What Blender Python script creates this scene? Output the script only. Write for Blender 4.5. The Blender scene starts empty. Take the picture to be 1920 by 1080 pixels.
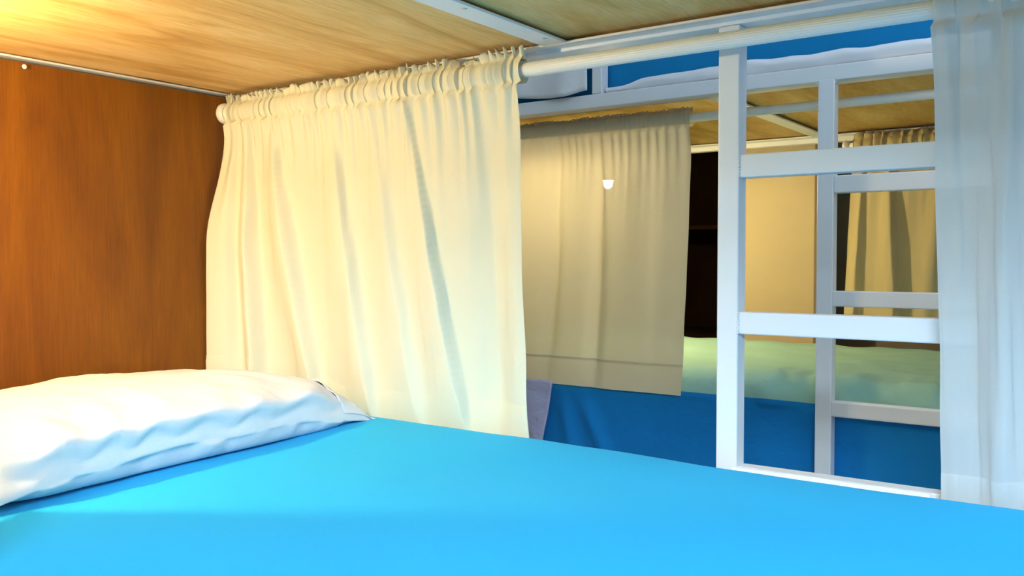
import bpy, bmesh, math, random
from mathutils import Vector, Matrix, noise

random.seed(7)
S = bpy.context.scene
C = S.collection
PI = math.pi

# ------------------------------------------------------------------ camera
cam_d = bpy.data.cameras.new('camera')
cam = bpy.data.objects.new('camera', cam_d)
C.objects.link(cam)
cam.location = (1.886, -1.4, 0.85)
cam.rotation_euler = (math.radians(90 - 1.77), 0, math.radians(35.3))
cam_d.sensor_width = 36
cam_d.lens = 1680 / 1920 * 36
cam_d.clip_start = 0.02
S.camera = cam

# ------------------------------------------------------------------ light
S.view_settings.view_transform = 'Standard'
S.view_settings.look = 'None'
S.view_settings.exposure = 0.0
S.view_settings.gamma = 1.0
S.view_settings.use_curve_mapping = False
W = bpy.data.worlds.new('world')
S.world = W
W.use_nodes = True
W.node_tree.nodes['Background'].inputs[0].default_value = (0.55, 0.72, 1.0, 1)
W.node_tree.nodes['Background'].inputs[1].default_value = 1.0

LAMP = Vector((0.446, -0.948, 1.125))
LAMP_W = 21.0
FLAMP = Vector((0.489, 1.10, 1.092))
FLAMP_W = 28.0
WINDOW_W = 195.0
FILL_W = 8.0


def area(name, loc, rot, sx, sy, power, col):
    d = bpy.data.lights.new(name, 'AREA')
    d.shape = 'RECTANGLE'
    d.size = sx
    d.size_y = sy
    d.energy = power
    d.color = col
    o = bpy.data.objects.new(name, d)
    C.objects.link(o)
    o.location = loc
    o.rotation_euler = rot
    return o


# daylight entering the window in the wall behind the camera
area('window_daylight', (2.65, -2.72, 2.0), (math.radians(70), 0, math.radians(12)), 1.1, 1.0, WINDOW_W, (0.65, 0.85, 1.0))
# unseen area light over the aisle for ambient fill
area('aisle_fill', (1.9, 0.32, 2.60), (0, 0, 0), 0.5, 0.5, FILL_W, (0.80, 0.86, 1.0))


# ------------------------------------------------------------------ materials
def mat(name):
    m = bpy.data.materials.new(name)
    m.use_nodes = True
    nt = m.node_tree
    b = nt.nodes['Principled BSDF']
    return m, nt, b


def N(nt, typ, **kw):
    n = nt.nodes.new(typ)
    for k, v in kw.items():
        setattr(n, k, v)
    return n


def ramp(nt, stops):
    r = N(nt, 'ShaderNodeValToRGB')
    e = r.color_ramp.elements
    while len(e) > 1:
        e.remove(e[-1])
    e[0].position = stops[0][0]
    e[0].color = (*stops[0][1], 1)
    for p, c in stops[1:]:
        q = e.new(p)
        q.color = (*c, 1)
    return r


def coords(nt, scale=(1, 1, 1), rot=(0, 0, 0)):
    tc = N(nt, 'ShaderNodeTexCoord')
    mp = N(nt, 'ShaderNodeMapping')
    mp.inputs['Scale'].default_value = scale
    mp.inputs['Rotation'].default_value = rot
    nt.links.new(tc.outputs['Object'], mp.inputs['Vector'])
    return mp.outputs['Vector']


def noise_tex(nt, vec, scale, detail=4, rough=0.55, dist=0.0):
    n = N(nt, 'ShaderNodeTexNoise')
    n.inputs['Scale'].default_value = scale
    n.inputs['Detail'].default_value = detail
    n.inputs['Roughness'].default_value = rough
    n.inputs['Distortion'].default_value = dist
    nt.links.new(vec, n.inputs['Vector'])
    return n.outputs['Fac']


def mix_col(nt, fac, a, b, typ='MIX'):
    m = N(nt, 'ShaderNodeMix', data_type='RGBA', blend_type=typ)
    for sock, v in ((0, fac), (6, a), (7, b)):
        if isinstance(v, (int, float)):
            m.inputs[sock].default_value = v
        elif isinstance(v, tuple):
            m.inputs[sock].default_value = (*v, 1)
        else:
            nt.links.new(v, m.inputs[sock])
    return m.outputs[2]


def bump(nt, b, h, strength, dist=0.002):
    n = N(nt, 'ShaderNodeBump')
    n.inputs['Strength'].default_value = strength
    n.inputs['Distance'].default_value = dist
    nt.links.new(h, n.inputs['Height'])
    nt.links.new(n.outputs['Normal'], b.inputs['Normal'])
    return n


M = {}


def simple(name, col, rough=0.5, metal=0.0, var=0.0, bump_s=0.0, vscale=30):
    m, nt, b = mat(name)
    b.inputs['Roughness'].default_value = rough
    b.inputs['Metallic'].default_value = metal
    v = coords(nt)
    f = noise_tex(nt, v, vscale)
    dark = tuple(c * (1 - var) for c in col)
    nt.links.new(mix_col(nt, f, dark, col), b.inputs['Base Color'])
    if bump_s:
        bump(nt, b, noise_tex(nt, v, vscale * 6, 2), bump_s, 0.001)
    M[name] = m
    return m


def cloth(name, col, trans=0.3, see=0.0, weave=900, wr=0.09, col2=None, tcol=None):
    """woven fabric: diffuse + translucent, fine weave relief and soft creases"""
    m, nt, b = mat(name)
    v = coords(nt)
    big = noise_tex(nt, v, 6, 3)
    c = mix_col(nt, big, col2 or tuple(x * 0.93 for x in col), col)
    fine = noise_tex(nt, v, weave, 1)
    c = mix_col(nt, fine, mix_col(nt, 0.10, c, (0, 0, 0)), c)
    nt.links.new(c, b.inputs['Base Color'])
    b.inputs['Roughness'].default_value = 0.9
    b.inputs['Specular IOR Level'].default_value = 0.1
    b.inputs['Sheen Weight'].default_value = 0.05
    h = N(nt, 'ShaderNodeMath', operation='ADD')
    h2 = N(nt, 'ShaderNodeMath', operation='MULTIPLY')
    h2.inputs[1].default_value = 0.06
    nt.links.new(fine, h2.inputs[0])
    nt.links.new(h2.outputs[0], h.inputs[0])
    nt.links.new(noise_tex(nt, v, 22, 4, 0.5, 0.6), h.inputs[1])
    bn = bump(nt, b, h.outputs[0], wr, 0.01)
    out = nt.nodes['Material Output']
    sh = b.outputs[0]
    if trans:
        t = N(nt, 'ShaderNodeBsdfTranslucent')
        if tcol:
            t.inputs['Color'].default_value = (*tcol, 1)
        else:
            nt.links.new(c, t.inputs['Color'])
        nt.links.new(bn.outputs['Normal'], t.inputs['Normal'])
        mx = N(nt, 'ShaderNodeMixShader')
        mx.inputs[0].default_value = trans
        nt.links.new(sh, mx.inputs[1])
        nt.links.new(t.outputs[0], mx.inputs[2])
        sh = mx.outputs[0]
    if see:
        t = N(nt, 'ShaderNodeBsdfTransparent')
        mx = N(nt, 'ShaderNodeMixShader')
        mx.inputs[0].default_value = see
        nt.links.new(sh, mx.inputs[1])
        nt.links.new(t.outputs[0], mx.inputs[2])
        sh = mx.outputs[0]
    nt.links.new(sh, out.inputs['Surface'])
    M[name] = m
    return m


cloth('cream_cloth', (0.97, 0.93, 0.74), 0.14, 0.0)
cloth('beige_cloth', (0.74, 0.66, 0.48), 0.22, 0.03)
cloth('olive_cloth', (0.62, 0.52, 0.30), 0.20, 0.0)
cloth('white_cloth', (0.88, 0.88, 0.86), 0.35, 0.10)
cloth('white_sheet', (0.90, 0.89, 0.93), 0.0, 0.0, wr=0.2)
cloth('pillow_cotton', (0.80, 0.79, 0.83), 0.0, 0.0, wr=0.25)
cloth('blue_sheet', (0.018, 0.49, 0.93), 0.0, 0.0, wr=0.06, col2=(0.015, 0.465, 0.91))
cloth('lamplit_sheet', (0.32, 0.56, 0.48), 0.0, 0.0, wr=0.3)  # yellow lamplight mixed into the blue sheet's colour
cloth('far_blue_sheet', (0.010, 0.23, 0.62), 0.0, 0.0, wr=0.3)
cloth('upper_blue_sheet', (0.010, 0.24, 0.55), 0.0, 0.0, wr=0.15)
cloth('lilac_plush', (0.58, 0.58, 0.85), 0.0, 0.0, weave=250, wr=0.8)
simple('white_paint', (0.84, 0.84, 0.87), 0.35, 0, 0.03, 0.05, 25)
simple('white_plastic', (0.86, 0.84, 0.80), 0.4, 0, 0.02)
simple('grey_paint', (0.62, 0.60, 0.60), 0.45, 0, 0.05)
simple('steel', (0.6, 0.6, 0.6), 0.25, 1.0, 0.1)
simple('dark_steel', (0.10, 0.10, 0.11), 0.5, 0.6, 0.1)
simple('floor_tile', (0.40, 0.36, 0.32), 0.5, 0, 0.2)
simple('room_paint', (0.70, 0.70, 0.68), 0.8, 0, 0.04)
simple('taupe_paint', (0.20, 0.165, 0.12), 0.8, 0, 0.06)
simple('cream_board', (0.50, 0.41, 0.25), 0.7, 0, 0.10, 0.05, 9)
simple('black_void', (0.012, 0.008, 0.005), 0.8, 0, 0.3)


def emission(name, col, strength):
    m = bpy.data.materials.new(name)
    m.use_nodes = True
    nt = m.node_tree
    nt.nodes.remove(nt.nodes['Principled BSDF'])
    e = N(nt, 'ShaderNodeEmission')
    e.inputs[0].default_value = (*col, 1)
    e.inputs[1].default_value = strength
    nt.links.new(e.outputs[0], nt.nodes['Material Output'].inputs['Surface'])
    M[name] = m


BULB_R = 0.014
_A = 4 * PI * BULB_R ** 2
emission('bulb_glow', (1.0, 0.81, 0.42), LAMP_W / (PI * _A))
emission('far_bulb_glow', (1.0, 0.78, 0.38), FLAMP_W / (PI * _A))


def plywood(name, cols, stretch, fine_stretch, rough=0.55, knots=True, gscale=1.0, spec=0.3):
    m, nt, b = mat(name)
    b.inputs['Roughness'].default_value = rough
    b.inputs['Specular IOR Level'].default_value = spec
    v1 = coords(nt, stretch)
    v2 = coords(nt, fine_stretch)
    base = noise_tex(nt, v1, 2.2 * gscale, 5, 0.55, 1.2)
    r = ramp(nt, [(0.30, cols[0]), (0.48, cols[1]), (0.68, cols[2])])
    nt.links.new(base, r.inputs[0])
    g = noise_tex(nt, v2, 60 * gscale, 3, 0.6, 0.2)
    gr = ramp(nt, [(0.35, (0.70, 0.62, 0.52)), (0.60, (1, 1, 1))])
    nt.links.new(g, gr.inputs[0])
    c = mix_col(nt, 0.55, r.outputs[0], gr.outputs[0], 'MULTIPLY')
    if knots:
        vo = N(nt, 'ShaderNodeTexVoronoi')
        vo.inputs['Scale'].default_value = 2.6
        vo.inputs['Randomness'].default_value = 1.0
        v3 = coords(nt, tuple(0.35 + 0.65 * (s > 1) for s in stretch))
        nt.links.new(v3, vo.inputs['Vector'])
        kr = ramp(nt, [(0.0, (0.10, 0.04, 0.015)), (0.030, (0.22, 0.11, 0.04)), (0.060, (1, 1, 1))])
        nt.links.new(vo.outputs['Distance'], kr.inputs[0])
        c = mix_col(nt, 0.9, c, kr.outputs[0], 'MULTIPLY')
    nt.links.new(c, b.inputs['Base Color'])
    bump(nt, b, g, 0.15, 0.001)
    M[name] = m


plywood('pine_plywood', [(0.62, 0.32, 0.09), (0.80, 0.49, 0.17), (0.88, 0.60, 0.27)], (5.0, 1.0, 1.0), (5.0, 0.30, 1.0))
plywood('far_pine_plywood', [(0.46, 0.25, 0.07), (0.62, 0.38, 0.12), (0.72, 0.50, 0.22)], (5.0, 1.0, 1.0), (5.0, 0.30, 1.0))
plywood('stained_plywood', [(0.125, 0.037, 0.001), (0.175, 0.054, 0.0012), (0.22, 0.074, 0.0016)], (1.0, 4.0, 0.7), (1.0, 5.0, 0.22), 0.42, False, 1.0, 0.35)
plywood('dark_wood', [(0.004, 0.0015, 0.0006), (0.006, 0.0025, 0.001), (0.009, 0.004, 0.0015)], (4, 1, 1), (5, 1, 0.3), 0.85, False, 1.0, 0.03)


# ------------------------------------------------------------------ helpers
def link(name, me, m, parent=None, smooth=False):
    o = bpy.data.objects.new(name, me)
    C.objects.link(o)
    if m:
        me.materials.append(M[m])
    if smooth:
        me.polygons.foreach_set('use_smooth', [True] * len(me.polygons))
    if parent:
        o.parent = parent
        o.matrix_parent_inverse = Matrix.Translation(-parent.location)
    return o


def from_bm(name, bm, m, parent=None, smooth=False):
    me = bpy.data.meshes.new(name)
    bmesh.ops.recalc_face_normals(bm, faces=bm.faces)
    bm.to_mesh(me)
    bm.free()
    return link(name, me, m, parent, smooth)


def box_bm(bm, x0, x1, y0, y1, z0, z1, bev=0.0, seg=2):
    r = bmesh.ops.create_cube(bm, size=1)
    vs = r['verts']
    for v in vs:
        v.co = Vector(((x0 + x1) / 2 + v.co.x * (x1 - x0), (y0 + y1) / 2 + v.co.y * (y1 - y0),
                       (z0 + z1) / 2 + v.co.z * (z1 - z0)))
    if bev:
        es = list({e for v in vs for e in v.link_edges})
        bmesh.ops.bevel(bm, geom=es, offset=bev, segments=seg, affect='EDGES', profile=0.6)


def box(name, x0, x1, y0, y1, z0, z1, m, parent=None, bev=0.002, seg=2):
    bm = bmesh.new()
    box_bm(bm, x0, x1, y0, y1, z0, z1, bev, seg)
    return from_bm(name, bm, m, parent)


def grid(name, f, nu, nv, m, parent=None, smooth=True, thick=0.0, closed_u=False):
    """f(u, v) -> (x, y, z), u and v in 0..1"""
    vs, fs = [], []
    for i in range(nu + 1):
        for j in range(nv + 1):
            vs.append(f(i / nu, j / nv))
    for i in range(nu):
        for j in range(nv):
            a = i * (nv + 1) + j
            fs.append((a, a + nv + 1, a + nv + 2, a + 1))
    me = bpy.data.meshes.new(name)
    me.from_pydata(vs, [], fs)
    o = link(name, me, m, parent, smooth)
    if thick:
        s = o.modifiers.new('thickness', 'SOLIDIFY')
        s.thickness = thick
        s.offset = 0
    return o


def lathe_bm(bm, prof, axis_o, axis_d, n=24, flute=0.0, nfl=0):
    """prof: list of (distance along axis, radius)"""
    d = Vector(axis_d).normalized()
    a = d.orthogonal().normalized()
    b = d.cross(a)
    rings = []
    for t, r in prof:
        ring = []
        for k in range(n):
            an = 2 * PI * k / n
            rr = r * (1 + flute * math.cos(nfl * an))
            ring.append(bm.verts.new(Vector(axis_o) + d * t + (a * math.cos(an) + b * math.sin(an)) * rr))
        rings.append(ring)
    for p, q in zip(rings, rings[1:]):
        for k in range(n):
            bm.faces.new((p[k], p[(k + 1) % n], q[(k + 1) % n], q[k]))
    bm.faces.new(rings[0])
    bm.faces.new(list(reversed(rings[-1])))


def lathe(name, prof, o, d, m, parent=None, n=24, smooth=True, flute=0.0, nfl=0):
    bm = bmesh.new()
    lathe_bm(bm, prof, o, d, n, flute, nfl)
    return from_bm(name, bm, m, parent, smooth)


def sphere(name, c, r, m, parent=None, seg=16, rings=10, scale=(1, 1, 1)):
    bm = bmesh.new()
    bmesh.ops.create_uvsphere(bm, u_segments=seg, v_segments=rings, radius=r)
    for v in bm.verts:
        v.co = Vector((v.co.x * scale[0], v.co.y * scale[1], v.co.z * scale[2])) + Vector(c)
    return from_bm(name, bm, m, parent, True)


def thing(name, label, cat, loc=(0, 0, 0), group=None):
    o = bpy.data.objects.new(name, None)
    C.objects.link(o)
    o.location = loc
    o.empty_display_size = 0.1
    return tag(o, label, cat, group)


def tag(o, label, cat, group=None):
    o['label'] = label
    o['category'] = cat
    if group:
        o['group'] = group
    return o


def struct(o):
    o['kind'] = 'structure'
    return o


def nz(x, y, z=0.0):
    return noise.noise(Vector((x, y, z)))


def sstep(a, b, x):
    t = min(1, max(0, (x - a) / (b - a)))
    return t * t * (3 - 2 * t)


# ------------------------------------------------------------------ room shell
HX = 0.105          # inner face of the near headboard
FY = 0.66           # front face of the far bunk
ZT = 1.237          # underside of the near upper frame

struct(box('floor', -0.6, 3.4, -2.65, 3.0, -0.05, 0.0, 'floor_tile', bev=0))
struct(box('ceiling', -0.6, 3.4, -2.65, 3.0, 2.65, 2.70, 'room_paint', bev=0))
struct(box('wall_left', -0.65, -0.6, -2.65, 3.0, 0, 2.65, 'room_paint', bev=0))
struct(box('wall_right', 3.4, 3.45, -2.65, 3.0, 0, 2.65, 'room_paint', bev=0))
struct(box('wall_far', -0.65, 3.45, 3.0, 3.05, 0, 2.65, 'taupe_paint', bev=0))
# wall behind the camera with a window opening
bm = bmesh.new()
wx0, wx1, wz0, wz1 = 2.05, 3.25, 1.5, 2.5
for a in ((-0.65, wx0, 0, 2.65), (wx1, 3.45, 0, 2.65), (wx0, wx1, 0, wz0), (wx0, wx1, wz1, 2.65)):
    box_bm(bm, a[0], a[1], -2.65, -2.55, a[2], a[3])
struct(from_bm('wall_window', bm, 'room_paint'))
bm = bmesh.new()
for a in ((wx0, wx0 + .05, wz0, wz1), (wx1 - .05, wx1, wz0, wz1), (wx0 + .05, wx1 - .05, wz0, wz0 + .05),
          (wx0 + .05, wx1 - .05, wz1 - .05, wz1), (2.63, 2.67, wz0 + .05, wz1 - .05)):
    box_bm(bm, a[0], a[1], -2.63, -2.57, a[2], a[3], 0.004)
struct(from_bm('window_1', bm, 'white_paint'))

# cream partition board and dark recess behind the far bunk
pt = struct(box('wall_partition', 0.63, 0.935, 1.78, 1.84, 0, 2.65, 'cream_board', bev=0.004))
struct(box('trim_1', 0.938, 0.952, 1.77, 1.85, 0, 2.65, 'taupe_paint', bev=0.002))
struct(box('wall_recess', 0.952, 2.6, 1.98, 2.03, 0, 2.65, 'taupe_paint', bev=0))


# ------------------------------------------------------------------ near bunk bed
B = thing('bunk_bed', 'white steel bunk bed in the foreground with stained plywood headboard and plywood overhead', 'bunk bed',
          (1.05, -0.5, 0))
box('headboard', HX - 0.014, HX, -1.02, 0.0, 0.30, 1.233, 'stained_plywood', B, 0.001)['label'] = 'orange-brown stained plywood headboard'
bm = bmesh.new()
box_bm(bm, HX - 0.02, HX + 0.012, -1.0, -0.032, ZT + 0.000, ZT + 0.004, 0.001)
box_bm(bm, HX - 0.02, HX - 0.0145, -1.0, -0.032, ZT - 0.03, ZT + 0.0, 0.001)
from_bm('head_angle', bm, 'grey_paint', B)
box('plywood_panel', HX - 0.02, 1.012, -1.0, -0.004, ZT + 0.0065, ZT + 0.0215, 'pine_plywood', B, 0.001)
box('plywood_panel', 1.016, 2.33, -1.0, -0.004, ZT + 0.0105, ZT + 0.0255, 'pine_plywood', B, 0.001)
cb = box('cross_bar', 0.986, 1.034, -1.0, -0.030, ZT + 0.0005, ZT + 0.0055, 'white_paint', B, 0.001)
for x, y in ((1.022, -0.306), (1.022, -0.080), (1.0, -0.55), (1.0, -0.80)):
    lathe('screw', [(0, 0.0045), (0.0008, 0.0042), (0.0016, 0.002)], (x, y, ZT + 0.0006), (0, 0, -1), 'steel', cb, 10)
# long edge frame: lipped angle + tube
bm = bmesh.new()
box_bm(bm, HX - 0.02, 2.33, -0.030, 0.006, ZT, ZT + 0.0045, 0.0012)
from_bm('frame_lip', bm, 'white_paint', B)
box('top_rail', HX - 0.02, 2.33, 0.0, 0.040, ZT - 0.006, ZT + 0.034, 'white_paint', B, 0.003, 3)
box('top_rail', HX - 0.02, 2.33, -1.04, -1.0, ZT - 0.006, ZT + 0.034, 'white_paint', B, 0.003, 3)
# corner posts
for x in (HX - 0.052, 2.334):
    for y in (0.0, -1.04):
        box('corner_post', x, x + 0.036, y, y + 0.038, 0, 2.0, 'white_paint', B, 0.004, 3)
# ladder
LP0, LP1 = 1.3085, 1.3445
lp = []
for x0 in (LP0, 1.704):
    p = box('ladder_post', x0, x0 + 0.036, 0.0, 0.034, 0.0, ZT - 0.0065, 'white_paint', B, 0.003, 3)
    lp.append(p)
for z0, z1 in ((0.984, 1.021), (0.730, 0.766), (0.477, 0.513), (0.215, 0.250)):
    rg = box('rung', LP1, 1.704, 0.0015, 0.0325, z0, z1, 'white_paint', B, 0.003, 3)
    # weld beads at both ends
    for xx in (LP1, 1.704):
        bm = bmesh.new()
        for k in range(9):
            zz = z0 + (z1 - z0) * (k + 0.5) / 9
            bmesh.ops.create_icosphere(bm, subdivisions=1, radius=0.0022 + 0.001 * random.random(),
                                       matrix=Matrix.Translation((xx, 0.001, zz)))
        from_bm('weld', bm, 'white_paint', rg, True)
# lower side rails, end rails and base boards
box('side_rail', HX - 0.016, 2.334, 0.006, 0.040, 0.400, 0.482, 'white_paint', B, 0.003, 3)
box('side_rail', HX - 0.016, 2.334, -1.04, -1.006, 0.300, 0.380, 'white_paint', B, 0.003, 3)
for x in (HX - 0.05, 2.34):
    box('end_rail', x, x + 0.03, -1.0, 0.0, 0.30, 0.36, 'white_paint', B, 0.003)
box('bed_base', HX, 2.33, -1.0, 0.002, 0.335, 0.352, 'pine_plywood', B, 0.001)
box('foot_panel', 2.336, 2.35, -1.0, 0.0, 0.36, 0.75, 'stained_plywood', B, 0.001)

# unseen mattress and drawn curtain on the upper bunk, added to block window light
box_m = bmesh.new()
box_bm(box_m, HX, 2.32, -0.99, -0.01, ZT + 0.026, ZT + 0.20, 0.03, 4)
tag(from_bm('mattress', box_m, 'blue_sheet', None, True), 'unseen blue mattress added above the plywood to block window light', 'mattress')


def blocker_drape(u, v):
    x = HX + u * 2.22
    z = 2.15 + (ZT + 0.03 - 2.15) * v
    return x, -1.055 + 0.012 * math.sin(u * 60 + 2 * nz(u * 9, v)) * (0.5 + 0.5 * v), z


tag(grid('curtain', blocker_drape, 160, 20, 'cream_cloth', None, True, 0.001),
    'unseen cream curtain added along the upper bunk to block window light', 'curtain', 'cream bunk curtains')

# ------------------------------------------------------------------ near mattress
MZ = 0.512
MT = thing('mattress', 'low foreground mattress stretched with bright sky-blue sheet', 'mattress', (1.05, -0.5, 0.352))


def near_sheet(u, v):
    # u along X, v around the section: front bottom -> top -> window side bottom
    x = HX + 0.006 + u * (2.32 - HX - 0.006)
    y0, y1 = -0.998, -0.030
    r = 0.022
    if v < 0.12:
        y, z = y0, 0.36 + (MZ - r - 0.36) * v / 0.12
    elif v < 0.2:
        a = (v - 0.12) / 0.08 * PI / 2
        y, z = y0 + r - r * math.cos(a), MZ - r + r * math.sin(a)
    elif v < 0.8:
        t = (v - 0.2) / 0.6
        y, z = y0 + r + t * (y1 - y0 - 2 * r), MZ
    elif v < 0.88:
        a = (v - 0.8) / 0.08 * PI / 2
        y, z = y1 - r + r * math.sin(a), MZ - r + r * math.cos(a)
    else:
        y, z = y1, MZ - r - (MZ - r - 0.36) * (v - 0.88) / 0.12
    if z > MZ - r - 0.001:
        z += 0.0022 * nz(x * 3.2, y * 4.0, 1.0) + 0.0012 * nz(x * 9 + y * 6, y * 3 - x * 2, 4.0)
        # slight sag where the pillow lies, soft lift towards the foot edge
        z += sstep(-0.35, -0.05, y) * (0.012 - 0.006 * sstep(1.10, 1.40, x))
    return x, y, z


grid('fitted_sheet', near_sheet, 120, 110, 'blue_sheet', MT)


def pad_edge(u, v):
    x = 1.346 + u * 0.295
    a = v * 2 * PI
    zc = 0.4985 + 0.0022 * nz(x * 9, 0.3) + 0.0012 * nz(x * 23, 2.3)
    return x, -0.022 + 0.0045 * math.cos(a), zc + 0.009 + 0.0105 * math.sin(a)


po = grid('mattress_pad', pad_edge, 60, 8, 'white_sheet', MT)
po['label'] = 'thin white pad edge'

# ------------------------------------------------------------------ pillow
PL = thing('pillow', 'plump white cotton pillow lying against the stained plywood headboard', 'pillow', (0.37, -0.49, MZ))
PC = Vector((0.372, -0.49, 0))
PA = math.radians(5.0)       # small turn of the pillow
PHX, PHY = 0.256, 0.398
SEAM = 0.036


def pillow_uv(a, b):
    """a across (X), b along (Y), both -1..1: plan position"""
    # edges draw in at the middle, corners stick out
    ca = a * PHX * (1 - 0.05 * (1 - b * b) * 1.0)
    cb_ = b * PHY * (1 - 0.05 * (1 - a * a))
    ca += 0.006 * nz(b * 4, 3.3, 6) * a
    x = PC.x + ca * math.cos(PA) + cb_ * math.sin(PA) * -1
    y = PC.y + cb_ * math.cos(PA) + ca * math.sin(PA)
    return x, y


def seam_z(a, b):
    # corners of the seam droop to the mattress
    c = (abs(a) * abs(b)) ** 3
    return SEAM * (1 - 0.75 * c) + 0.006 * nz(b * 3, a * 2, 11)


def pillow_h(a, b):
    pa = max(0.0, 1 - abs(a) ** (3.6 if a > 0 else 2.6))
    pb = max(0.0, 1 - abs(b) ** 4.4)
    return (pa ** 0.55) * (pb ** 0.62)


def pillow_top(u, v):
    a = math.sin((u - 0.5) * PI)
    b = math.sin((v - 0.5) * PI)
    x, y = pillow_uv(a, b)
    h = pillow_h(a, b)
    wr = 0.010 * nz(x * 7, y * 5, 3) + 0.007 * nz(x * 10 + y * 6, y * 16 - x * 9, 8) + 0.004 * nz(x * 20 + y * 10, y * 34 - x * 18, 5)
    # radial creases from the seams
    edge = (1 - h)
    cre = 0.011 * math.sin(y * 58 + x * 25 + 5 * nz(x * 4, y * 5, 2)) * edge * sstep(0, 0.35, h) * sstep(-0.2, 0.9, a)
    z = MZ + seam_z(a, b) + (0.122 - seam_z(a, b)) * h + (wr * 0.8) * sstep(0, 0.5, h) + cre * 1.0
    # front bulges outwards over the seam
    bul = 0.030 * sstep(0.2, 0.6, h) * sstep(1.0, 0.6, h) * (1 if a > 0 else 0.4) * (1 if a > 0 else -1)
    return x + bul, y, z


def pillow_bot(u, v):
    a = math.sin((u - 0.5) * PI)
    b = math.sin((v - 0.5) * PI)
    x, y = pillow_uv(a, b)
    h = pillow_h(a, b)
    q = 1 - sstep(0, 0.62, h)
    e = sstep(0, 0.15, h) * q
    x += (0.010 * nz(x * 9 + y * 5, y * 18, 4) + 0.006 * nz(y * 40, x * 20, 9)) * e
    return x, y, MZ + 0.003 + (seam_z(a, b) - 0.003) * q ** 1.5


bm = bmesh.new()
for fn in (pillow_top, pillow_bot):
    nu, nv = 70, 110
    vv = [[bm.verts.new(fn(i / nu, j / nv)) for j in range(nv + 1)] for i in range(nu + 1)]
    for i in range(nu):
        for j in range(nv):
            q = (vv[i][j], vv[i + 1][j], vv[i + 1][j + 1], vv[i][j + 1])
            bm.faces.new(q if fn is pillow_top else q[::-1])
bmesh.ops.remove_doubles(bm, verts=bm.verts, dist=0.0004)
from_bm('pillow_body', bm, 'pillow_cotton', PL, True)


def case_hem(u, v):
    # the open end of the pillowcase: a band over the right end and a loose flap past it
    t = min(1.0, v / 0.72)
    uu = 0.04 + 0.92 * u
    x, y, z = pillow_top(uu, 0.80 + 0.195 * t)
    z += 0.0030 + 0.002 * math.sin(u * 70 + 3 * nz(u * 6, 1)) * (1 - t)
    if v > 0.72:
        e = (v - 0.72) / 0.28
        y += 0.030 * e * (0.6 + 0.4 * nz(u * 5, 7))
        x += 0.012 * e * (u - 0.3)
        z += (MZ + 0.010 + 0.006 * nz(u * 7, 3) - z) * sstep(0, 1, e)
    return x, y, max(z, MZ + 0.005)


grid('pillowcase_hem', case_hem, 70, 24, 'pillow_cotton', PL, thick=0.0016)['label'] = 'loose folded hem of the pillowcase'


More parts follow.
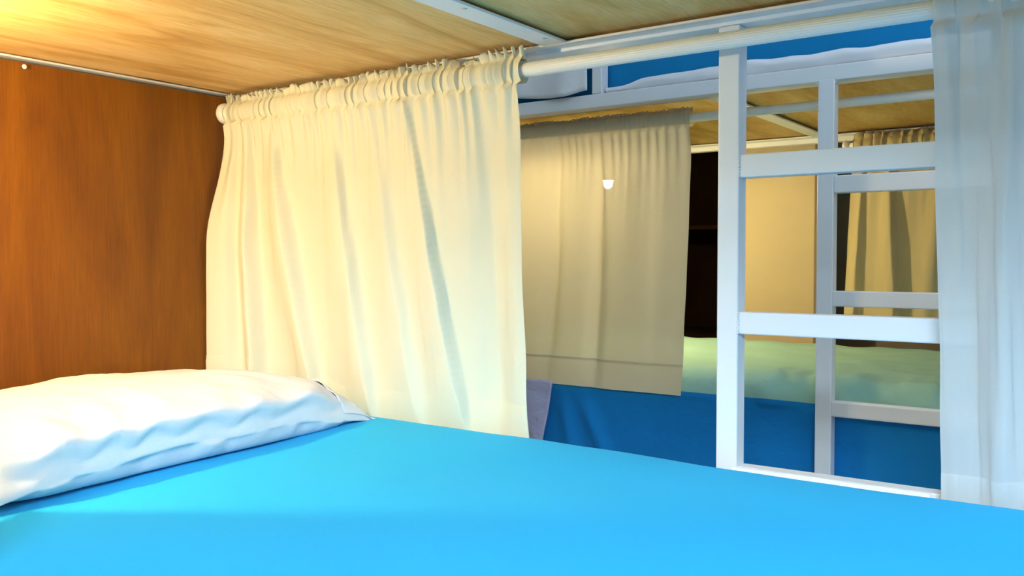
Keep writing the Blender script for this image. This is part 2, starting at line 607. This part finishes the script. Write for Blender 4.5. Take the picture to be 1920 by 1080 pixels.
# ------------------------------------------------------------------ curtains
def make_curtain(name, label, group, material, x_top, x_bot, y_rod, z_rod, z_bot, folds, gathers, amp, seed, hem,
                 ruffle=0.022, left_pull=0.0, set_out=0.0, nu=260, lean=0.0, flat_pocket=False, sgn=-1, bot_fn=None, ripple=0.012, hem_full=True):
    """Curtain on a rod: a pocket around the rod, a ruffle above, sheet below.
    sgn=-1: the outside of the fabric faces -Y."""
    T = thing(name, label, 'curtain', ((x_top[0] + x_top[1]) / 2, y_rod, z_bot), group)
    rp = 0.0165
    lp_off = 0 if left_pull else 1

    def wave(u, v):
        """out-of-plane displacement, v = 0 at the stitch line, 1 at the bottom"""
        d = 0.0
        for (a, b, A, wl, wr, v0) in folds:
            c = a + (b - a) * v
            t = u - c
            w = wl if t < 0 else wr
            w *= 0.45 + 0.55 * min(1, v * 2.2)
            d += A * (0.35 + 0.65 * sstep(0, 0.5, v)) * math.exp(-(t / w) ** 2) * sstep(v0 - 0.15, v0 + 0.1, v + 0.001)
        d += amp * (0.4 + 0.6 * v) * nz(u * 9 + v * lean, v * 0.8, seed) * 1.6
        d += amp * 0.5 * nz(u * 22 + v * lean * 2, v * 1.1, seed + 4) * (1 - 0.3 * v)
        # tight gathers just below the stitching
        g = math.exp(-v * 9)
        d += ripple * 0.45 * g * math.sin(u * gathers * 2 * PI * 0.55 + 3 * nz(u * 14, 0, seed))
        return d

    def tuck(u, v):
        return 1 - (0.72 * sstep(0.80, 1.0, v) * sstep(0.2, 0.45, u + lp_off) if set_out else 0)

    def gat(u):
        return math.sin(u * gathers * 2 * PI + 5 * nz(u * 11, 0.5, seed))

    z_st = z_rod - 0.030
    nb, npk, nr = 46, 8, 5
    nrows = nb + 1 + npk + nr + nr + npk

    def f(u, w):
        j = int(round(w * nrows))
        fl = 0.25 if flat_pocket else 1.0
        gu = gat(u)
        gu2 = math.sin(u * gathers * 1.37 * 2 * PI + 4 * nz(u * 13, 2.5, seed))
        xt = x_top[0] + u * (x_top[1] - x_top[0])
        xg = xt + 0.004 * fl * math.cos(u * gathers * 2 * PI + 1)
        if j <= nb:
            v = 1 - (j / nb) ** 1.0
            zb = z_bot + (bot_fn(u) if bot_fn else 0)
            z = zb + (z_st - zb) * (1 - v)
            xb = x_bot[0] + u * (x_bot[1] - x_bot[0])
            vv = v ** 0.8
            x = xt * (1 - vv) + xb * vv + 0.004 * nz(v * 5, u * 40, seed + 9)
            y = y_rod + sgn * (0.004 + (0.012 * math.exp(-v * 14)) + wave(u, v) * tuck(u, v) - set_out * v ** 1.2 * sstep(-0.05, 0.45, u + lp_off))
            if left_pull:
                y += sgn * left_pull * math.exp(-(u / 0.06) ** 2) * sstep(0, 0.45, v)
            z += 0.002 * gu * math.exp(-v * 20) * fl
            return x, y, z
        k = j - nb
        if k <= npk:                       # pocket front, bottom to top round the rod
            t = k / (npk + 1)
            an = -PI / 2 * 0.8 + t * PI * 0.8
            r = rp + 0.0040 * fl * gu * math.cos(an) + 0.0020 * fl * gu2
            return xg, y_rod + sgn * (r * math.cos(an)), z_rod + 0.023 * math.sin(an) * (1 + 0.06 * gu2 * fl)
        k -= npk
        hgt = ruffle * (0.72 + 0.35 * nz(u * 17, 1.5, seed) + 0.16 * gu2)
        if k <= nr:                        # ruffle front
            t = k / nr
            return (xg + 0.003 * gu2 * t, y_rod + sgn * (0.004 * (1 - t) + ripple * 0.9 * t * gu + 0.001 + 0.010 * t * nz(u * 8, 3, seed)),
                    z_rod + 0.020 + hgt * t)
        k -= nr
        if k <= nr:                        # ruffle back
            t = 1 - k / nr
            return (xg + 0.003 * gu2 * t, y_rod + sgn * (-0.004 * (1 - t) + ripple * 0.9 * t * gu - 0.001 + 0.010 * t * nz(u * 8, 3, seed)),
                    z_rod + 0.020 + hgt * t - 0.0006)
        k -= nr
        t = (k - 1) / max(1, npk)
        an = PI / 2 * 0.8 - t * PI * 0.8
        return xg, y_rod - sgn * (rp * math.cos(an)), z_rod + 0.023 * math.sin(an)

    grid('curtain_panel', f, nu, nrows, material, T)

    # hem band: a second layer of fabric just proud of the sheet, and its stitch ridge
    if hem:
        def hf(u, w):
            v = 1 - hem + (hem if hem_full else 0.008) * w
            zb = z_bot + (bot_fn(u) if bot_fn else 0)
            z = zb + (z_st - zb) * (1 - v) - 0.0006
            xb = x_bot[0] + u * (x_bot[1] - x_bot[0])
            vv = v ** 0.8
            x = xt_(u) * (1 - vv) + xb * vv + 0.004 * nz(v * 5, u * 40, seed + 9)
            e = 0.0022 if 0 < w else 0.0004
            y = y_rod + sgn * (0.004 + 0.012 * math.exp(-v * 14) + wave(u, v) * tuck(u, v) - set_out * v ** 1.2 * sstep(-0.05, 0.45, u + lp_off) + e + 0.0012 * nz(u * 50, w * 2, seed) * (1 - w))
            if left_pull:
                y += sgn * left_pull * math.exp(-(u / 0.06) ** 2) * sstep(0, 0.45, v)
            return x, y, z

        def xt_(u):
            return x_top[0] + u * (x_top[1] - x_top[0])
        grid('hem', hf, nu, 6, material, T)
    return T


# near-left curtain (u: 0 at the headboard .. 1 at its free edge)
X0, X1 = HX + 0.018, 0.962
lf = [
    # top u, bottom u, amplitude, width left, width right, start v
    (0.050, 0.060, 0.020, 0.030, 0.012, 0.05),
    (0.105, 0.150, 0.042, 0.045, 0.010, 0.03),
    (0.190, 0.345, 0.036, 0.070, 0.012, 0.05),
    (0.420, 0.530, 0.026, 0.080, 0.014, 0.08),
    (0.560, 0.680, 0.018, 0.060, 0.018, 0.08),
    (0.680, 0.835, 0.026, 0.080, 0.006, 0.00),
    (0.790, 0.860, -0.004, 0.05, 0.05, 0.10),
    (0.905, 0.905, -0.022, 0.045, 0.045, 0.05),
    (0.985, 0.990, 0.010, 0.050, 0.040, 0.05),
]
make_curtain('curtain', 'cream curtain gathered on the rod beside the headboard, lit warm yellow', 'cream bunk curtains', 'cream_cloth',
             (X0, X1), (X0 - 0.012, 0.948), -0.060, 1.192, 0.480, lf, 46, 0.0035, 3.1, 0.145, ruffle=0.027, left_pull=0.055, bot_fn=lambda u: 0.062 * sstep(0.42, 0.25, u),
             nu=520, lean=0.6, set_out=0.052)
# near-right curtain
rf = [
    (0.06, 0.10, 0.006, 0.06, 0.05, 0.05),
    (0.26, 0.22, 0.022, 0.07, 0.04, 0.05),
    (0.42, 0.38, -0.020, 0.05, 0.05, 0.10),
    (0.56, 0.50, 0.020, 0.06, 0.03, 0.05),
    (0.75, 0.72, 0.018, 0.07, 0.05, 0.05),
]


def right_bot(u):
    return 0.0


make_curtain('curtain', 'white translucent curtain hanging at the right edge, in front of the near ladder', 'cream bunk curtains', 'white_cloth',
             (1.642, 2.00), (1.655, 2.00), -0.060, 1.192, 0.482, rf, 13, 0.007, 8.4, 0.10, nu=220, lean=-0.4, ripple=0.014, set_out=0.052)

# unseen camera-side curtain, added to shade the pillow end from the window
make_curtain('curtain', 'unseen cream curtain added on the window side to shade the pillow', 'cream bunk curtains', 'cream_cloth',
             (HX + 0.02, 0.97), (HX + 0.02, 0.97), -1.085, 1.192, 0.42, [(0.2, 0.22, 0.02, 0.05, 0.03, 0.05), (0.5, 0.52, 0.02, 0.06, 0.02, 0.05),
             (0.8, 0.79, 0.02, 0.05, 0.03, 0.05)], 30, 0.006, 31.0, 0.12, nu=200, sgn=1, ripple=0.010)
BR = thing('curtain_rod', 'white rod added to carry the unseen window-side curtain', 'curtain rod', (1.05, -1.085, 1.192))
lathe('rod_tube', [(0, 0.0115), (2.20, 0.0115)], (HX + 0.012, -1.085, 1.192), (1, 0, 0), 'white_plastic', BR, 24)
for x in (HX + 0.012, 2.3):
    box('rod_bracket', x, x + 0.012, -1.098, -1.0405, 1.185, 1.199, 'white_paint', BR, 0.001)

# near rod: fluted plastic sleeve, thinner inner tube and end cups
R = thing('curtain_rod', 'thick ribbed white curtain rod spanning the near bunk opening', 'curtain rod', (1.05, -0.06, 1.192))
lathe('ribbed_sleeve', [(0, 0.0085), (0.002, 0.0118), (0.006, 0.0128), (1.36, 0.0128), (1.364, 0.0105)], (0.962, -0.06, 1.192), (1, 0, 0),
      'white_plastic', R, 88, True, 0.028, 22)
lathe('inner_tube', [(0, 0.0095), (0.86, 0.0095)], (HX + 0.006, -0.06, 1.192), (1, 0, 0), 'white_plastic', R, 20)
for x, d in ((HX + 0.0005, 1), (2.3335, -1)):
    lathe('end_cup', [(0, 0.0225), (0.003, 0.0245), (0.010, 0.0245), (0.014, 0.0225), (0.020, 0.015), (0.026, 0.0125)],
          (x, -0.06, 1.194), (d, 0, 0), 'white_plastic', R, 28)

# ------------------------------------------------------------------ nail in the headboard
NL = thing('nail', 'small pale nail head stuck in the top of the stained headboard', 'nail', (HX, -0.525, 1.221))
lathe('nail_shaft', [(0, 0.0012), (0.012, 0.0012)], (HX - 0.001, -0.525, 1.221), (1, 0, 0.15), 'steel', NL, 8)
sphere('nail_head', (HX + 0.012, -0.525, 1.2225), 0.0046, 'white_plastic', NL, 12, 8, (0.6, 1, 1))

# ------------------------------------------------------------------ near reading lamp (mounted on the window-side rail, out of frame)
RL = thing('reading_lamp', 'warm reading lamp with an added, light-blocking shield on the rail by the pillow', 'lamp', tuple(LAMP + Vector((0, -0.07, 0))))
sphere('bulb', LAMP, BULB_R, 'bulb_glow', RL, 12, 8)
lathe('socket', [(0, 0.013), (0.03, 0.013), (0.045, 0.010)], LAMP + Vector((0, -0.062, 0)), (0, 1, 0), 'white_plastic', RL, 16)
box('wall_bracket', LAMP.x - 0.02, LAMP.x + 0.02, -1.0395, LAMP.y - 0.055, LAMP.z - 0.015, LAMP.z + 0.015, 'white_paint', RL, 0.002)
ld = Vector((0.823, 0.568, 0)).normalized()
lpn = Vector((0.568, -0.823, 0))
E0 = LAMP + ld * 0.16
bm = bmesh.new()
e1 = E0 + lpn * 0.26
vsd = []
for zz in (0.74, ZT + 0.006):
    for p in (E0, e1, e1 + ld * 0.002, E0 + ld * 0.002):
        vsd.append(bm.verts.new((p.x, p.y, zz)))
for q in ((0, 1, 2, 3), (7, 6, 5, 4), (0, 4, 5, 1), (1, 5, 6, 2), (2, 6, 7, 3), (3, 7, 4, 0)):
    bm.faces.new([vsd[i] for i in q])
from_bm('shield', bm, 'white_paint', RL)  # unseen plate added to cut the lamp's shadow edge across the sheet
bm = bmesh.new()
lathe_bm(bm, [(0, 0.004), (0.24, 0.004)], LAMP + Vector((0.02, -0.06, 0)), (e1 - LAMP - Vector((0.02, -0.06, 0))), 10)
from_bm('shield_arm', bm, 'white_paint', RL)

# ------------------------------------------------------------------ far bunk bed
F = thing('bunk_bed', 'white steel bunk bed across the aisle with its own ladder', 'bunk bed', (1.05, 1.2, 0))
FZ = 1.252
box('top_rail', -0.05, 2.2, FY, FY + 0.036, FZ, FZ + 0.035, 'white_paint', F, 0.003, 3)
box('top_rail', -0.05, 2.2, 1.63, 1.665, FZ - 0.012, FZ + 0.030, 'white_paint', F, 0.003, 3)
box('frame_lip', -0.05, 2.2, FY + 0.037, FY + 0.075, FZ + 0.004, FZ + 0.0085, 'white_paint', F, 0.001)
box('frame_lip', -0.05, 2.2, 1.595, 1.6295, FZ + 0.004, FZ + 0.0085, 'white_paint', F, 0.001)
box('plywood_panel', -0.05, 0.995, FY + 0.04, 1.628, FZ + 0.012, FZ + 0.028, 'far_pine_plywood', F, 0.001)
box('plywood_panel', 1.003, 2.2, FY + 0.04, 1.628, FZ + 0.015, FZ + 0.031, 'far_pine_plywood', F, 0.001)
box('cross_bar', 0.978, 1.024, FY + 0.076, 1.594, FZ + 0.004, FZ + 0.009, 'white_paint', F, 0.001)
for x in (-0.088, 2.202):
    for y in (FY, 1.63):
        box('corner_post', x, x + 0.036, y, y + 0.036, 0, 2.2, 'white_paint', F, 0.004, 3)
bm = bmesh.new()
box_bm(bm, 1.274, 1.310, FY - 0.0005, FY + 0.034, 0.0, FZ + 0.004, 0.003, 3)
from_bm('ladder_post', bm, 'white_paint', F)
box('ladder_post', 1.668, 1.704, FY - 0.0005, FY + 0.034, 0.0, FZ + 0.004, 'white_paint', F, 0.003, 3)
# rounded weld gussets where ladder post meets the rail
for x, s in ((1.274, -1), (1.310, 1)):
    bm = bmesh.new()
    r = 0.010
    prof = [(0, 0)] + [(r - r * math.sin(k * PI / 12), -r + r * math.cos(k * PI / 12)) for k in range(7)]
    fr = [bm.verts.new((x + s * p[0], FY + 0.002, FZ + p[1])) for p in prof]
    bk = [bm.verts.new((x + s * p[0], FY + 0.030, FZ + p[1])) for p in prof]
    bm.faces.new(fr)
    bm.faces.new(bk[::-1])
    for k in range(len(fr)):
        bm.faces.new((fr[k], fr[(k + 1) % len(fr)], bk[(k + 1) % len(fr)], bk[k]))
    from_bm('gusset', bm, 'white_paint', F)
for z0, z1 in ((1.001, 1.040), (0.746, 0.781), (0.497, 0.531), (0.25, 0.285)):
    box('rung', 1.310, 1.668, FY + 0.001, FY + 0.032, z0, z1, 'white_paint', F, 0.003, 3)
box('guard_post', 0.685, 0.714, FY, FY + 0.036, FZ + 0.035, 1.72, 'white_paint', F, 0.003, 3)
box('guard_rail', -0.05, 2.2, FY, FY + 0.034, 1.72, 1.755, 'white_paint', F, 0.003, 3)
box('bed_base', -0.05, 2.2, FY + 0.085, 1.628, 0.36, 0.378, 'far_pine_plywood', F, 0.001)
box('headboard', -0.05, -0.036, FY + 0.04, 1.628, 0.36, FZ - 0.002, 'stained_plywood', F, 0.001)

# far lower mattress
FM = thing('mattress', 'lower mattress across the aisle draped in blue sheet, its top coloured green for lamplight', 'mattress', (1.05, 1.2, 0.378))
FMZ = 0.574


def far_sheet(u, v):
    x = -0.03 + u * 2.22
    r = 0.072
    yf = FY + 0.05
    if v < 0.30:                         # side hanging down in front
        z = 0.03 + (FMZ - r - 0.03) * v / 0.30
        y = yf + 0.004 * nz(x * 6, z * 1.2, 3) + 0.012 * nz(x * 5 + z * 3.5, z * 1.5, 6) * sstep(0.5, 0.25, z)
        # diagonal drape folds at the left
        y += -0.014 * math.exp(-((x - 0.62 - (0.5 - z) * 0.45) / 0.025) ** 2) * sstep(0.53, 0.40, z)
        y += -0.010 * math.exp(-((x - 0.56 - (0.5 - z) * 0.20) / 0.02) ** 2) * sstep(0.53, 0.40, z)
        y = min(y, FY + 0.062)
    elif v < 0.55:
        a = (v - 0.30) / 0.25 * PI / 2
        puck = sstep(0, 0.25, v - 0.30) * sstep(0.30, 0.0, v - 0.30)
        cr = nz(x * 11, v * 3, 5) * 0.018 + nz(x * 26 + v * 5, v * 4, 9) * 0.012
        cr *= sstep(0.95, 1.10, x) * 0.8 + 0.2
        y = yf + r - (r + cr * 0.8) * math.cos(a)
        z = FMZ - r + (r + cr) * math.sin(a)
    else:
        t = (v - 0.55) / 0.45
        y = yf + r + t * (1.60 - yf - r)
        f_ = sstep(0, 0.2, t)
        cr = (nz(x * 11, .55 * 3, 5) * 0.018 + nz(x * 26 + .55 * 5, .55 * 4, 9) * 0.012) * (sstep(0.95, 1.10, x) * 0.8 + 0.2)
        z = FMZ + cr * (1 - f_) + f_ * (0.009 * nz(x * 4, y * 6, 2) + 0.006 * nz(x * 11 + y * 4, y * 12, 7)) + 0.004 * t
    return x, y, z


grid('sheet_drop', lambda u, v: far_sheet(u, v * 0.33), 260, 50, 'far_blue_sheet', FM)
grid('top_sheet', lambda u, v: far_sheet(u, 0.33 + v * 0.67), 260, 80, 'lamplit_sheet', FM)  # same sheet as the side, in the colour with lamplight painted in
box('mattress_core', 0.0, 2.17, FY + 0.075, 1.60, 0.379, FMZ - 0.05, 'white_sheet', FM, 0.03, 3)

# far front curtain + rod
FRY = 0.765
cf = [
    (0.30, 0.28, -0.010, 0.03, 0.03, 0.05),
    (0.42, 0.40, -0.008, 0.03, 0.025, 0.05),
    (0.58, 0.57, -0.012, 0.03, 0.02, 0.05),
    (0.72, 0.73, -0.016, 0.03, 0.02, 0.05),
    (0.86, 0.88, 0.008, 0.06, 0.06, 0.05),
]
make_curtain('curtain', 'beige curtain across the aisle with a bright lamp spot shining through', 'cream bunk curtains', 'beige_cloth',
             (-0.02, 0.921), (-0.02, 0.930), FRY, 1.218, 0.507, cf, 60, 0.004, 12.3, 0.115, ruffle=0.010,
             nu=300, flat_pocket=True, set_out=-0.070, hem_full=False, bot_fn=lambda u: 0.002 * nz(u * 7, 2), ripple=0.008)
FR = thing('curtain_rod', 'smooth white curtain rod on the bunk across the aisle', 'curtain rod', (1.05, FRY, 1.218))
lathe('rod_tube', [(0, 0.0115), (2.20, 0.0115)], (-0.030, FRY, 1.218), (1, 0, 0), 'white_plastic', FR, 24)
for x, d in ((-0.0355, 1), (2.2015, -1)):
    lathe('end_cup', [(0, 0.022), (0.010, 0.022), (0.018, 0.014)], (x, FRY, 1.218), (d, 0, 0), 'white_plastic', FR, 20)

# rear curtain of the far bunk + rod
cr_ = [
    (0.06, 0.05, 0.018, 0.03, 0.02, 0.05),
    (0.20, 0.27, 0.030, 0.06, 0.012, 0.02),
    (0.45, 0.40, 0.020, 0.05, 0.05, 0.05),
    (0.62, 0.48, 0.022, 0.03, 0.05, 0.05),
    (0.80, 0.78, 0.020, 0.05, 0.04, 0.05),
]
RRY = 1.575
make_curtain('curtain', 'dim olive-tan curtain closing the rear side of the bunk across the aisle', 'cream bunk curtains', 'olive_cloth',
             (1.115, 1.70), (1.09, 1.70), RRY, 1.215, 0.60, cr_, 20, 0.008, 21.7, 0.0, ruffle=0.022, nu=220, ripple=0.014)
RR = thing('curtain_rod', 'white rod carrying the rear olive-tan curtain', 'curtain rod', (1.05, RRY, 1.215))
lathe('rod_tube', [(0, 0.011), (1.12, 0.011)], (1.09, RRY, 1.215), (1, 0, 0), 'white_plastic', RR, 20)
for x, d in ((1.085, 1), (2.2015, -1)):
    lathe('end_cup', [(0, 0.018), (0.010, 0.018), (0.018, 0.013)], (x, RRY, 1.215), (d, 0, 0), 'white_plastic', RR, 20)

# far reading lamp behind the beige curtain
FL = thing('reading_lamp', 'lamp glowing behind the beige curtain across the aisle', 'lamp', tuple(FLAMP + Vector((0, 0, 0.16))))
sphere('bulb', FLAMP, BULB_R, 'far_bulb_glow', FL, 12, 8)
lathe('socket', [(0, 0.013), (0.03, 0.013), (0.045, 0.009)], FLAMP + Vector((0, 0, 0.058)), (0, 0, -1), 'white_plastic', FL, 16)
lathe('lamp_stem', [(0, 0.006), (FZ + 0.012 - FLAMP.z - 0.05, 0.006)], FLAMP + Vector((0, 0, 0.05)), (0, 0, 1), 'white_paint', FL, 12)

lathe('light_cap', [(0, 0.018), (0.004, 0.020), (0.050, 0.052)], FLAMP + Vector((0, 0, 0.060)), (0, 0, -1), 'white_paint', FL, 20)  # cap added to keep the bulb's light off the plywood above
# far upper mattress, white under-sheet, hanging cloth
box_m = bmesh.new()
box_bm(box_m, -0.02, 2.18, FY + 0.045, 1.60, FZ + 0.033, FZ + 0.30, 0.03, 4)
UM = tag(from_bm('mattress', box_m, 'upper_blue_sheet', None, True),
         'deep blue upper mattress across the aisle, behind the ribbed rod', 'mattress')


def under_sheet(u, v):
    x = 0.72 + u * 1.46
    a = v * 2 * PI
    env = sstep(0, 0.10, u)
    ry = 0.016
    rz = 0.005 + 0.012 * env + 0.004 * nz(x * 5, 0.2) + 0.003 * nz(x * 17, 3.2)
    zc = FZ + 0.036 + rz
    w = 0.004 * nz(x * 14, a * 1.2, 4)
    return x, FY + 0.026 + (ry + w) * math.cos(a), zc + (rz + w) * math.sin(a)


tag(grid('rumpled_sheet', under_sheet, 160, 16, 'white_sheet'),
    'rumpled white sheet lying along the upper rail across the aisle', 'sheet')


def hang_cloth(u, v):
    x = 0.30 + u * 0.375
    zb = FZ + 0.052 - 0.018 * sstep(0.2, 0.82, u) + 0.012 * sstep(0.80, 1.0, u)
    zt = 1.76
    z = zb + (zt - zb) * (1 - v)
    y = FY - 0.008 + 0.008 * nz(x * 9, z * 3, 2) - 0.010 * math.exp(-((u - 0.80 - 0.2 * (1 - v)) / 0.10) ** 2) * v
    return x, y, z


tag(grid('hanging_cloth', hang_cloth, 50, 40, 'white_sheet', None, True, 0.002),
    'pale lilac-white cloth hanging over the upper guard rail left of its post', 'cloth')


def towel_f(u, v):
    zt, zb = 0.515, 0.20
    z = zt + (zb - zt) * v
    xr = 0.545 - (zt - z) * 0.19
    x = 0.33 + u * (xr - 0.33)
    y = FY + 0.028 + 0.006 * nz(x * 14, z * 7, 3)
    return x, y, z


tag(grid('towel', towel_f, 30, 40, 'lilac_plush', None, True, 0.006),
    'lilac-grey plush towel hanging below the beige curtain across the aisle', 'towel')

# dark cabinet in the recess behind the far bunk
CBN = thing('cabinet', 'nearly black wooden shelf cabinet seen past the beige curtain', 'cabinet', (0.1, 2.0, 0))
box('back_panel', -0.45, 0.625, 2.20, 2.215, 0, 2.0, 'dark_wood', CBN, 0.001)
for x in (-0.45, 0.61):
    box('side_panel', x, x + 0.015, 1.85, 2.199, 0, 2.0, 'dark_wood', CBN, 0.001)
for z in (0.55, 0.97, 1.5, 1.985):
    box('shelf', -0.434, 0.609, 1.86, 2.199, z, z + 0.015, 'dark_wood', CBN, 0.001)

# unify: everything moves with the view layer
bpy.context.view_layer.update()
